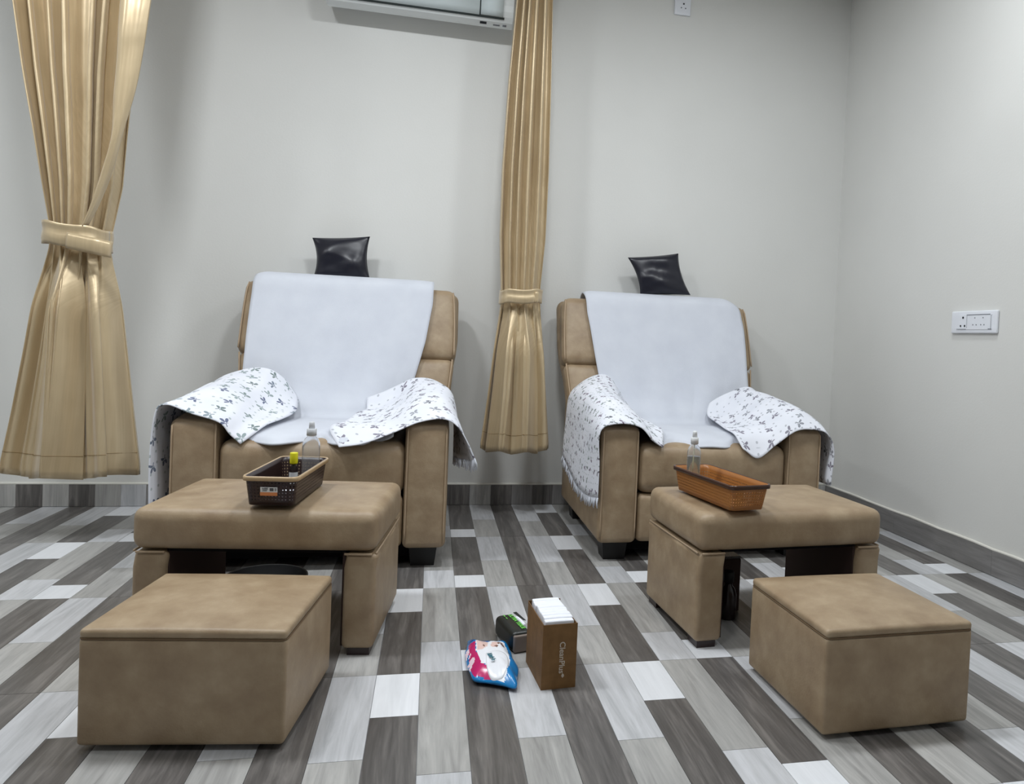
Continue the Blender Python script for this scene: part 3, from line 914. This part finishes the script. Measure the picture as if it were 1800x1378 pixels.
YR = 3.34
prof = px_prof(YR, [(908, 0, 971, 0), (893, 150, 968, 150), (882, 300, 964, 300), (878, 420, 958, 420), (880, 505, 949, 505), (880, 535, 949, 535), (869, 610, 953, 610), (857, 700, 958, 700), (845, 780, 962, 782)])
prof = [(zt_l, prof[0][1] - .02, prof[0][2] + .03)] + prof
eR, GR = curtain('curtain', YR, prof, at_y(900, 790, YR).z, at_y(914, 522, YR).z, 5, 3, .026, .030, 'narrow gold satin curtain tied back between the two armchairs', 8)
tie_band(eR, YR, at_y(879, 523, YR), at_y(949, 522, YR), .060, .075, 2)
b = at_y(944, 522, YR - .11)
soft('tie_knot', (.022, .03, .05), .009, (b.x, b.y + .02, b.z), M['satin'], eR, 4)
for (e_, x, y) in ((eL, -1.28, YL), (eR, .38, YR)):
    MB().box((x - .42, y - .02, CEIL - .03), (x + .42, y + .02, CEIL - .001)).build('ceiling_track', M['aluminium'], e_)

# ------------------------------------------------------------------ air conditioner
ac = empty('air_conditioner', (0, 0, 0), 0, 'white split air conditioner high on the back wall beside the middle curtain', 'air conditioner')
X0, X1 = -.508, .305
def prism(prof, x0, x1):
    n = len(prof); v = [(x0, y, z) for y, z in prof] + [(x1, y, z) for y, z in prof]
    f = [tuple(range(n)), tuple(range(2 * n - 1, n - 1, -1))] + [(i, i + n, (i + 1) % n + n, (i + 1) % n) for i in range(n)]
    return v, f
zb = 2.225
body = [(WALL_B - .001, zb + .055), (WALL_B - .03, zb + .038), (3.495, zb + .012), (3.475, zb + .004), (3.455, zb + .003), (3.425, zb + .012), (3.405, zb + .03), (3.395, zb + .05), (3.390, zb + .075),
        (3.375, zb + .12), (3.368, zb + .20), (3.372, zb + .26), (3.39, zb + .285), (WALL_B - .001, zb + .29)]
v, f = prism(body, X0, X1)
me = mesh('body', v, f); bo = link('body', me, M['ac_white'], ac, smooth=False)
bv = bo.modifiers.new('bevel', 'BEVEL'); bv.width = .006; bv.segments = 3; bv.limit_method = 'ANGLE'; bv.angle_limit = math.radians(50)
def strip(name, x0, x1, z0, z1, mat, parent, off=.003):
    ys = [q for q in body[4:12]]
    def yat(z):
        zs = [q[1] for q in ys]; return float(np.interp(z, zs, [q[0] for q in ys]))
    N = 10; v, f = [], []
    for i in range(N + 1):
        z = z0 + (z1 - z0) * i / N; y = yat(z) - off
        v += [(x0, y, z), (x1, y, z)]
    for i in range(N): f.append((2 * i, 2 * i + 1, 2 * i + 3, 2 * i + 2))
    o = link(name, mesh(name, v, f), mat, parent); return thick(o, off * 1.2, 1)
fp = strip('front_panel', X0 + .06, .150, zb + .027, zb + .262, M['ac_panel'], ac)
strip('panel_gap', X0 + .06, .262, zb + .021, zb + .027, M['ac_dark'], bo, .002)
strip('side_panel', .156, .256, zb + .029, zb + .262, M['ac_panel'], ac)
strip('panel_gap', .150, .156, zb + .026, zb + .262, M['ac_dark'], bo, .002)
strip('display_window', .155, .185, zb + .0055, zb + .0095, M['switch_dark'], ac, .0015)
strip('badge', .215, .245, zb + .0045, zb + .007, M['switch_grey'], ac, .0008)
strip('badge', .258, .275, zb + .0045, zb + .008, M['switch_grey'], ac, .0008)

# ------------------------------------------------------------------ wall plates
sw = empty('switch_plate', (WALL_R, 2.524, .951), 0, 'white wall plate with socket and switches on the right wall', 'switch plate')
soft('cover', (.012, .250, .089), .005, (-.0065, 0, 0), M['switch_white'], sw, 4)
def yz_box(name, y, z, w, h, t, mat, par, x=-.0125):
    return MB().box((x - t, y - w / 2, z - h / 2), (x, y + w / 2, z + h / 2)).build(name, mat, par)
# +y is away from the camera (left in the photo)
ins = yz_box('insert', -.012, 0, .180, .058, .002, M['switch_white'], sw)
for (y, z, w, h) in ((-.030, .0285, .128, .003), (.062, -.028, .054, .0018), (-.093, -.0275, .018, .0028), (-.098, 0, .0016, .054), (.032, .002, .0012, .05)):
    yz_box('groove', y, z, w, h, .0006, M['switch_grey'], ins, -.0146)
def hole_x(y, z, r, par, mat):
    tb = MB(); tb.tube([(-.0146, y, z), (-.0153, y, z)], r, 12); return tb.build('pin_hole', mat, par)
hole_x(.054, .018, .0046, ins, M['switch_dark']); hole_x(.066, -.015, .0040, ins, M['switch_dark']); hole_x(.043, -.015, .0042, ins, M['switch_dark'])
for (y, z) in ((-.012, .016), (-.056, .016), (-.003, -.011), (-.021, -.011), (-.046, -.011), (-.063, -.011)):
    hole_x(y, z, .0026, ins, M['switch_grey'])

so = empty('wall_socket', (1.152, WALL_B, 2.490), 0, 'small white three-pin wall socket high on the back wall', 'socket')
soft('cover', (.084, .012, .084), .004, (0, -.0065, 0), M['switch_white'], so, 4)
def hole_y(x, z, r, mat):
    tb = MB(); tb.tube([(x, -.0128, z), (x, -.0135, z)], r, 12); return tb.build('pin_hole', mat, so)
hole_y(.004, .012, .0042, M['switch_dark']); hole_y(-.008, -.008, .0034, M['switch_grey']); hole_y(.014, -.009, .0034, M['switch_grey'])

# ------------------------------------------------------------------ baskets
STZ = .374
def rrect(w, d, c, n=5):
    pts = []
    for (sx, sy, a0) in ((1, -1, -90), (1, 1, 0), (-1, 1, 90), (-1, -1, 180)):
        for k in range(n + 1):
            a = math.radians(a0 + 90 * k / n); pts.append((sx * (w / 2 - c) + c * math.cos(a), sy * (d / 2 - c) + c * math.sin(a)))
    return pts

def basket(name, loc, rz, w0, d0, w1, d1, h, wall, solid, rim, label):
    e = empty(name, loc, rz, label, 'basket', 'plastic baskets on the stools')
    c = .014
    a, b = rrect(w0, d0, c), rrect(w1, d1, c + .003); n = len(a)
    per = [0]
    for i in range(n): per.append(per[-1] + math.dist(b[i], b[(i + 1) % n]))
    lev = [0, .012, h - .014, h]
    v, f, uv, mi = [], [], [], []
    for k, z in enumerate(lev):
        t = z / h
        for i in range(n + 1):
            p = [a[i % n][q] * (1 - t) + b[i % n][q] * t for q in (0, 1)]
            v.append((p[0], p[1], z + .003)); uv.append((per[i], z))
    for k in range(3):
        for i in range(n):
            f.append((k * (n + 1) + i, k * (n + 1) + i + 1, (k + 1) * (n + 1) + i + 1, (k + 1) * (n + 1) + i)); mi.append(0 if k == 1 else 1)
    o = link('wall', mesh('wall', v, f, uv, mi), [wall, solid], e)
    thick(o, .0016, -1)
    fl = MB(); fl.v = [(x * .995, y * .995, 0.002) for x, y in a] + [(x * .995, y * .995, 0.005) for x, y in a]
    fl.f = [tuple(range(n))[::-1], tuple(range(n, 2 * n))] + [(i, (i + 1) % n, (i + 1) % n + n, i + n) for i in range(n)]
    fl.build('bottom', solid, e)
    b2 = rrect(w1 + .006, d1 + .006, c + .006)
    rm = MB(); rings = [((w1 + .001, d1 + .001), h + .0035), ((w1 + .007, d1 + .007), h + .0045), ((w1 + .010, d1 + .010), h + .001), ((w1 + .009, d1 + .009), h - .007), ((w1 + .003, d1 + .003), h - .007)]
    vv = []; ff = []
    for (ww, dd), z in rings:
        vv += [(x, y, z) for x, y in rrect(ww, dd, c + .005)]
    for k in range(len(rings)):
        for i in range(n):
            k2 = (k + 1) % len(rings)
            ff.append((k * n + i, k * n + (i + 1) % n, k2 * n + (i + 1) % n, k2 * n + i))
    rm.add(vv, ff); rm.build('rim', rim, e, True)
    return e

bl_rz = math.radians(-6.5)
BL = basket('basket', (-.357, 2.060, STZ), bl_rz, .110, .276, .124, .300, .071, M['basket_dark'], M['basket_dark_solid'], M['rim_tan'],
            'dark brown perforated basket with tan rim and price sticker')
BR = basket('basket', (.818, 1.985, STZ), math.radians(10.5), .104, .296, .122, .322, .068, M['basket_orange'], M['basket_orange_solid'], M['rim_brown'],
            'amber orange woven-look basket with dark brown rim')
# price sticker on the front end of the dark basket
st = empty('sticker', (0, -.1466, .037), 0); st.parent = BL; st.rotation_euler = (math.radians(9.6), 0, 0)
st['label'] = 'white and orange price sticker'
def plate(name, x0, x1, z0, z1, mat, par, y=0):
    return MB().box((x0, y - .0006, z0), (x1, y, z1)).build(name, mat, par)
plate('label_white', -.022, .018, -.001, .012, M['st_white'], st)
plate('label_orange', -.023, .0175, -.010, -.001, M['st_orange'], st)
for (x0, x1, z0, z1) in ((-.018, -.006, .0085, .0095), (-.018, -.004, .0062, .0070), (-.016, -.006, .0040, .0047), (-.018, -.007, .0018, .0026), (-.012, -.004, .0090, .0105), (.012, .0135, .002, .0105), (.0150, .0158, .003, .0095)):
    plate('printed_line', x0, x1, z0, z1, M['st_ink'], st, -.0007)
plate('printed_block', .000, .009, .0022, .0100, M['st_ink'], st, -.0007)

def spray_bottle(name, loc, r, hb, label, liquid, capmat, pumpmat, lean=0):
    e = empty(name, loc, 0, label, 'bottle', 'spray bottles in the baskets')
    pr = [(0, .001), (r * .92, .001), (r, .006), (r, hb * .78), (r * .96, hb * .86), (r * .75, hb * .95), (r * .45, hb), (r * .42, hb + .008)]
    o = MB().lathe(pr, 28).build('bottle_body', M['clear'], e, True); thick(o, .0012, -1)
    if liquid:
        MB().lathe([(0, .003), (r * .9, .003), (r * .94, .007), (r * .94, liquid), (0, liquid)], 28).build('liquid', M['oil'], e, True)
        tb = MB(); tb.tube([(0, 0, hb), (-.002, 0, hb * .5), (-r * .55, 0, .008)], .0014, 6); tb.build('dip_tube', M['straw'], e, True)
    MB().lathe([(0, hb + .002), (r * .56, hb + .002), (r * .56, hb + .020), (r * .50, hb + .021), (0, hb + .021)], 20).build('collar', pumpmat, e, True)
    MB().lathe([(0, hb + .021), (r * .34, hb + .021), (r * .31, hb + .036), (r * .26, hb + .040), (0, hb + .040)], 20).build('spray_head', capmat, e, True)
    return e
spray_bottle('spray_bottle', (-.3165, 2.150, STZ + .006), .0235, .136, 'clear empty spray bottle standing in the dark brown basket', 0, M['pump_clear'], M['pump_clear'])
spray_bottle('spray_bottle', (.772, 2.075, STZ + .006), .0205, .138, 'spray bottle half full of pale yellow liquid in the orange basket', .102, M['pump_white'], M['pump_white'])
vb = empty('oil_vial', (-.352, 2.100, STZ + .006), 0, 'tiny dark bottle with a bright yellow cap in the dark basket', 'bottle')
MB().lathe([(0, 0), (.0105, 0), (.011, .002), (.011, .052), (.007, .062), (.007, .072), (0, .072)], 20).build('bottle_body', M['glass_brown'], vb, True)
MB().lathe([(.0112, .014), (.0112, .046)], 20).build('paper_label', M['st_white'], vb, True)
MB().lathe([(0, .068), (.0098, .068), (.0104, .071), (.0104, .096), (.0096, .098), (0, .098)], 20).build('cap', M['yellow'], vb, True)
o = soft('cotton_pad', (.030, .018, .010), .0045, (-.352, 2.035, STZ + .012), M['paper_white'], None, 4, (0, 0, 0, 0, 0, .003), None, Matrix.Rotation(.5, 3, 'Z'))
tag(o, 'small white item lying at the bottom of the dark basket', 'cotton pad')

# ------------------------------------------------------------------ things on the floor
def text_mesh(body, size, extrude=.0003, bold=0.0):
    cu = bpy.data.curves.new('lettering', 'FONT'); cu.body = body; cu.size = size; cu.extrude = extrude; cu.offset = bold
    cu.align_x = 'CENTER'; cu.align_y = 'CENTER'
    ob = bpy.data.objects.new('lettering', cu); COL.objects.link(ob)
    dg = bpy.context.evaluated_depsgraph_get()
    me = bpy.data.meshes.new_from_object(ob.evaluated_get(dg))
    bpy.data.objects.remove(ob)
    return me

# kraft tissue box
fl, fr, bl = Vector((.274, 1.668)), Vector((.356, 1.676)), Vector((.259, 1.822))
tx = (fr - fl).normalized(); ang = math.atan2(tx.y, tx.x)
tbx = empty('tissue_box', (fl.x, fl.y, 0), ang, 'open brown kraft tissue box packed with white paper, standing on end', 'tissue box')
W, D, H = .083, .158, .152
sk_ = lambda y: .0
t = .0014
c = MB(); c.box((0, 0, 0), (W, t, H)); c.build('front_panel', M['kraft'], tbx)
MB().box((0, t, 0), (t, D - t, H + .001)).build('side_panel', M['kraft'], tbx)
MB().box((W - t, t, 0), (W, D - t, H - .002)).build('side_panel', M['kraft'], tbx)
MB().box((0, D - t, 0), (W, D, H + .003)).build('back_panel', M['kraft'], tbx)
MB().box((t, t, 0), (W - t, D - t, .003)).build('bottom_panel', M['kraft_in'], tbx)
me = text_mesh('CleanPlus', .0190, .0002, .0002)
lt = link('lettering', me, M['silver_ink'], tbx, smooth=False)
lt.matrix_local = Matrix.Translation((.0475, -.0004, .073)) @ Matrix.Rotation(math.radians(90), 4, 'X') @ Matrix.Rotation(math.radians(-90), 4, 'Z')
lf_ = MB(); lf_.add([(.050, -.0006, .036), (.0535, -.0006, .0335), (.0545, -.0006, .029), (.0505, -.0006, .025), (.0475, -.0006, .030)], [(0, 1, 2, 3, 4)])
lf_.build('leaf_logo', M['silver_ink'], tbx)
# folded tissues
rng = random.Random(2)
for k in range(9):
    y0 = .006 + k * (D - .012) / 9; hh = H + .006 + rng.uniform(0, .0016) + (.002 if k > 0 else -.002)
    xs = .006 if k > 1 else .005
    o = soft('folded_tissue', (W - 2 * xs - rng.uniform(0, .004), (D - .012) / 9 * 1.02, hh - .02), .0022, ((W) / 2 + rng.uniform(-.001, .001), y0 + (D - .012) / 18, (hh + .02) / 2), M['paper_white'], tbx, 4, (0, 0, 0, 0, 0, .002))

# wet wipes pack: soft pack lying flat; faces painted by region
def in_poly(x, y, P):
    r = False; n = len(P)
    for i in range(n):
        (x0, y0), (x1, y1) = P[i], P[(i + 1) % n]
        if (y0 > y) != (y1 > y) and x < (x1 - x0) * (y - y0) / (y1 - y0) + x0: r = not r
    return r
def wp(px, py, z=.036):
    X, Y = 812 + px * 106 / 1522, 1110 + py * 106 / 1522
    d = CR * ((X - PCX) / FPX) + CU * ((PCY - Y) / FPX) + CF
    s = (z - CAM_H) / d.z
    return (d.x * s, d.y * s)
wipes = empty('wet_wipes', (.166, 1.795, 0), 0, 'blue, pink and white wet wipes pack lying on the floor', 'wet wipes')
out = [wp(*q, z=.028) for q in ((150, 115), (620, 170), (1105, 165), (1215, 330), (1300, 560), (1430, 760), (1410, 1000), (1370, 1240), (1050, 1180), (640, 1110), (310, 1060), (200, 860), (120, 640), (85, 400), (130, 260))]
cxw, cyw = np.mean([q[0] for q in out]), np.mean([q[1] for q in out])
REG = [('wp_white', [wp(*q) for q in ((350, 235), (640, 300), (800, 250), (1050, 250), (1160, 420), (1215, 760), (1170, 900), (1080, 1075), (740, 1020), (720, 880), (480, 800), (400, 600), (350, 480))]),
       ('wp_pink', [wp(*q) for q in ((170, 210), (330, 235), (350, 500), (420, 640), (480, 800), (730, 900), (720, 1010), (300, 950), (215, 780), (180, 500))])]
SKIN = [[wp(*q) for q in ((370, 250), (560, 270), (650, 310), (640, 440), (520, 510), (400, 500))], [wp(*q) for q in ((740, 330), (880, 300), (900, 420), (800, 470), (720, 440))]]
HAIR = [[wp(*q) for q in ((890, 310), (1010, 310), (1080, 390), (1040, 430), (960, 350), (900, 390))], [wp(*q) for q in ((520, 390), (575, 420), (560, 460), (525, 430))], [wp(*q) for q in ((810, 420), (920, 410), (880, 465), (820, 450))]]
PALE = [[wp(*q) for q in ((90, 380), (160, 310), (195, 360), (180, 450), (120, 540))], [wp(*q) for q in ((170, 560), (220, 470), (245, 520), (200, 570))], [wp(*q) for q in ((140, 650), (250, 590), (330, 640), (320, 700), (240, 750), (200, 830), (190, 700))]]
DEEP = [[wp(*q) for q in ((150, 115), (620, 170), (800, 200), (780, 300), (560, 270), (330, 215), (160, 190))], [wp(*q) for q in ((310, 1040), (560, 1080), (1050, 1140), (1050, 1200), (640, 1130))]]
NR, NA = 26, 120
v, f, mi = [], [], []
oc = catmull(np.array(out + [out[0]]), 8)[:-1]
seg = np.linspace(0, len(oc), NA, endpoint=False)
ring = np.array([oc[int(s) % len(oc)] * (1 - s % 1) + oc[(int(s) + 1) % len(oc)] * (s % 1) for s in seg])
cc = np.array((cxw, cyw))
def hgt(tr, x, y):
    return .014 + .030 * max(0, 1 - tr ** 3.2) + .0016 * math.sin(x * 160 + y * 70) * tr
mlist = ['wp_blue', 'wp_deep', 'wp_pink', 'wp_white', 'wp_skin', 'wp_hair', 'wp_pale']
for i in range(NR + 1):
    tr = i / NR
    for j in range(NA):
        q = cc + (ring[j] - cc) * tr
        v.append((q[0], q[1], hgt(tr, q[0], q[1])))
def colour(x, y):
    for P in HAIR:
        if in_poly(x, y, P): return 5
    for P in SKIN:
        if in_poly(x, y, P): return 4
    for P in PALE:
        if in_poly(x, y, P): return 6
    if in_poly(x, y, REG[1][1]): return 2
    if in_poly(x, y, REG[0][1]): return 3
    for P in DEEP:
        if in_poly(x, y, P): return 1
    return 0
for i in range(NR):
    for j in range(NA):
        a, b = i * NA + j, i * NA + (j + 1) % NA
        q = (a, b, b + NA, a + NA)
        m_ = [sum(v[k][c] for k in q) / 4 for c in (0, 1)]
        f.append(q); mi.append(colour(*m_))
nb = len(v)
for j in range(NA): v.append((ring[j][0], ring[j][1], .010))
for j in range(NA): q = cc + (ring[j] - cc) * .86; v.append((q[0], q[1], .001))
v.append((cxw, cyw, .001))
for j in range(NA):
    k = (j + 1) % NA; a = NR * NA
    f.append((a + j, a + k, nb + k, nb + j)); mi.append(0)
    f.append((nb + j, nb + k, nb + NA + k, nb + NA + j)); mi.append(1)
    f.append((nb + NA + j, nb + NA + k, nb + 2 * NA)); mi.append(1)
v = [(a - .166, b - 1.795, c_) for a, b, c_ in v]
link('pack', mesh('pack', v, f, mats=mi), [M[k] for k in mlist], wipes)
# resealable lid
lidp = np.array([wp(*q, z=.044) for q in ((600, 545), (900, 480), (1130, 560), (1180, 760), (1080, 920), (930, 960), (740, 930), (620, 780))])
lc = catmull(np.concatenate([lidp, lidp[:1]]), 5)[:-1]; lcm = lc.mean(0)
ra = np.arctan2(ring[:, 1] - cc[1], ring[:, 0] - cc[0]); rd = np.linalg.norm(ring - cc, axis=1); od = np.argsort(ra)
def top_z(x, y):
    an = math.atan2(y - cc[1], x - cc[0]); R_ = float(np.interp(an, ra[od], rd[od], period=2 * math.pi))
    return hgt(min(1, math.hypot(x - cc[0], y - cc[1]) / R_), x, y)
lv, lfc = [(lcm[0] - .166, lcm[1] - 1.795, top_z(*lcm) + .0022)], []
for s_, dz_ in ((.90, .0022), (1.0, .0012), (1.0, -.003)):
    for q in lc:
        X_, Y_ = lcm[0] + (q[0] - lcm[0]) * s_, lcm[1] + (q[1] - lcm[1]) * s_
        lv.append((X_ - .166, Y_ - 1.795, top_z(X_, Y_) + dz_))
nl = len(lc)
for j in range(nl):
    k = (j + 1) % nl; lfc.append((0, 1 + j, 1 + k))
    for r_ in range(2): lfc.append((1 + r_ * nl + j, 1 + (r_ + 1) * nl + j, 1 + (r_ + 1) * nl + k, 1 + r_ * nl + k))
lid = link('lid', mesh('lid', lv, lfc), M['wp_white'], wipes)
me = text_mesh("Little's", .0155, .0002, .0006)
lt = link('lettering', me, M['wp_teal'], lid, smooth=False)
q = wp(745, 630, .047)
lt.matrix_local = Matrix.Translation((q[0] - .166, q[1] - 1.795, .0468)) @ Matrix.Rotation(math.radians(-78), 4, 'Z')

# black and green tissue pack tipped against the box
pk = empty('tissue_pack', (.2365, 1.945, 0), 0, 'black open pack with green lettering between the wipes and the tissue box', 'tissue pack')
d2 = Vector((.262, -.965)).normalized(); rzp = math.atan2(d2.y, d2.x)
RZ = Matrix.Rotation(rzp, 3, 'Z')
pack = soft('pack_body', (.135, .052, .052), .012, (0, 0, .0265), M['pk_black'], pk, 6, (0, 0, .003, .003, 0, .003), None, RZ)
soft('cardboard_end', (.012, .046, .044), .004, RZ @ Vector((.0665, 0, .024)), M['pk_brown'], pk, 4, (0,) * 6, None, RZ)
soft('paper_fold', (.060, .012, .050), .004, RZ @ Vector((-.012, .031, .028)), M['paper_white'], pk, 4, (0, 0, 0, 0, 0, .004), None, RZ @ Matrix.Rotation(.25, 3, 'X'))
fv = [RZ @ Vector(q) for q in ((-.060, .024, .056), (-.052, .030, .060), (-.010, .042, .050), (-.014, .036, .050), (-.050, .022, .058))]
fo = link('torn_flap', mesh('torn_flap', fv, [(0, 1, 2, 3, 4)]), M['pk_black'], pk, smooth=False); thick(fo, .0012, 0)
me = text_mesh('ULTRA TISSUE', .0165, .0002, .0004)
lt = link('lettering', me, M['pk_green'], pack, smooth=False)
lt.matrix_local = Matrix.Translation(RZ @ Vector((.002, .010, .0563))) @ RZ.to_4x4() @ Matrix.Translation((0, 0, 0))
for (x_, l_) in ((-.046, .012), (-.028, .010)):
    soft('small_print', (l_, .0028, .0008), .0004, RZ @ Vector((x_, -.007, .0562)), M['pk_green'], pack, 3, (0,) * 6, None, RZ)

# dark things stored under the stools
tub = empty('foot_basin', (-.470, 2.385, 0), 0, 'round black basin half hidden under the stool with the dark basket', 'basin')
o = MB().lathe([(0, .004), (.095, .004), (.106, .012), (.120, .050), (.119, .054), (.114, .050), (.100, .014), (0, .010)], 40).build('bowl', M['black_gloss'], tub, True)
tb = MB(); tb.tube([(.119 * math.cos(2 * math.pi * k / 40), .119 * math.sin(2 * math.pi * k / 40), .052) for k in range(40)], .0025, 8, True); tb.build('rolled_rim', M['black_plastic'], tub, True)
bx = empty('storage_box', (.905, 2.150, 0), rzR, 'dark brown box kept under the stool with the orange basket', 'box')
soft('body', (.085, .11, .165), .006, (0, 0, .083), M['dark_leather'], bx, 4)
MB().box((-.040, -.052, .165), (.040, .052, .172)).build('lid', M['glass_brown'], bx)
bt = empty('dark_bottle', (.893, 2.055, 0), 0, 'dark brown bottle standing in front of the box under the stool', 'bottle')
MB().lathe([(0, 0), (.024, 0), (.026, .004), (.026, .070), (.020, .090), (.012, .100), (.012, .112), (0, .112)], 24).build('bottle_body', M['glass_brown'], bt, True)
MB().lathe([(0, .110), (.016, .110), (.016, .140), (.014, .142), (0, .142)], 20).build('cap', M['black_plastic'], bt, True)
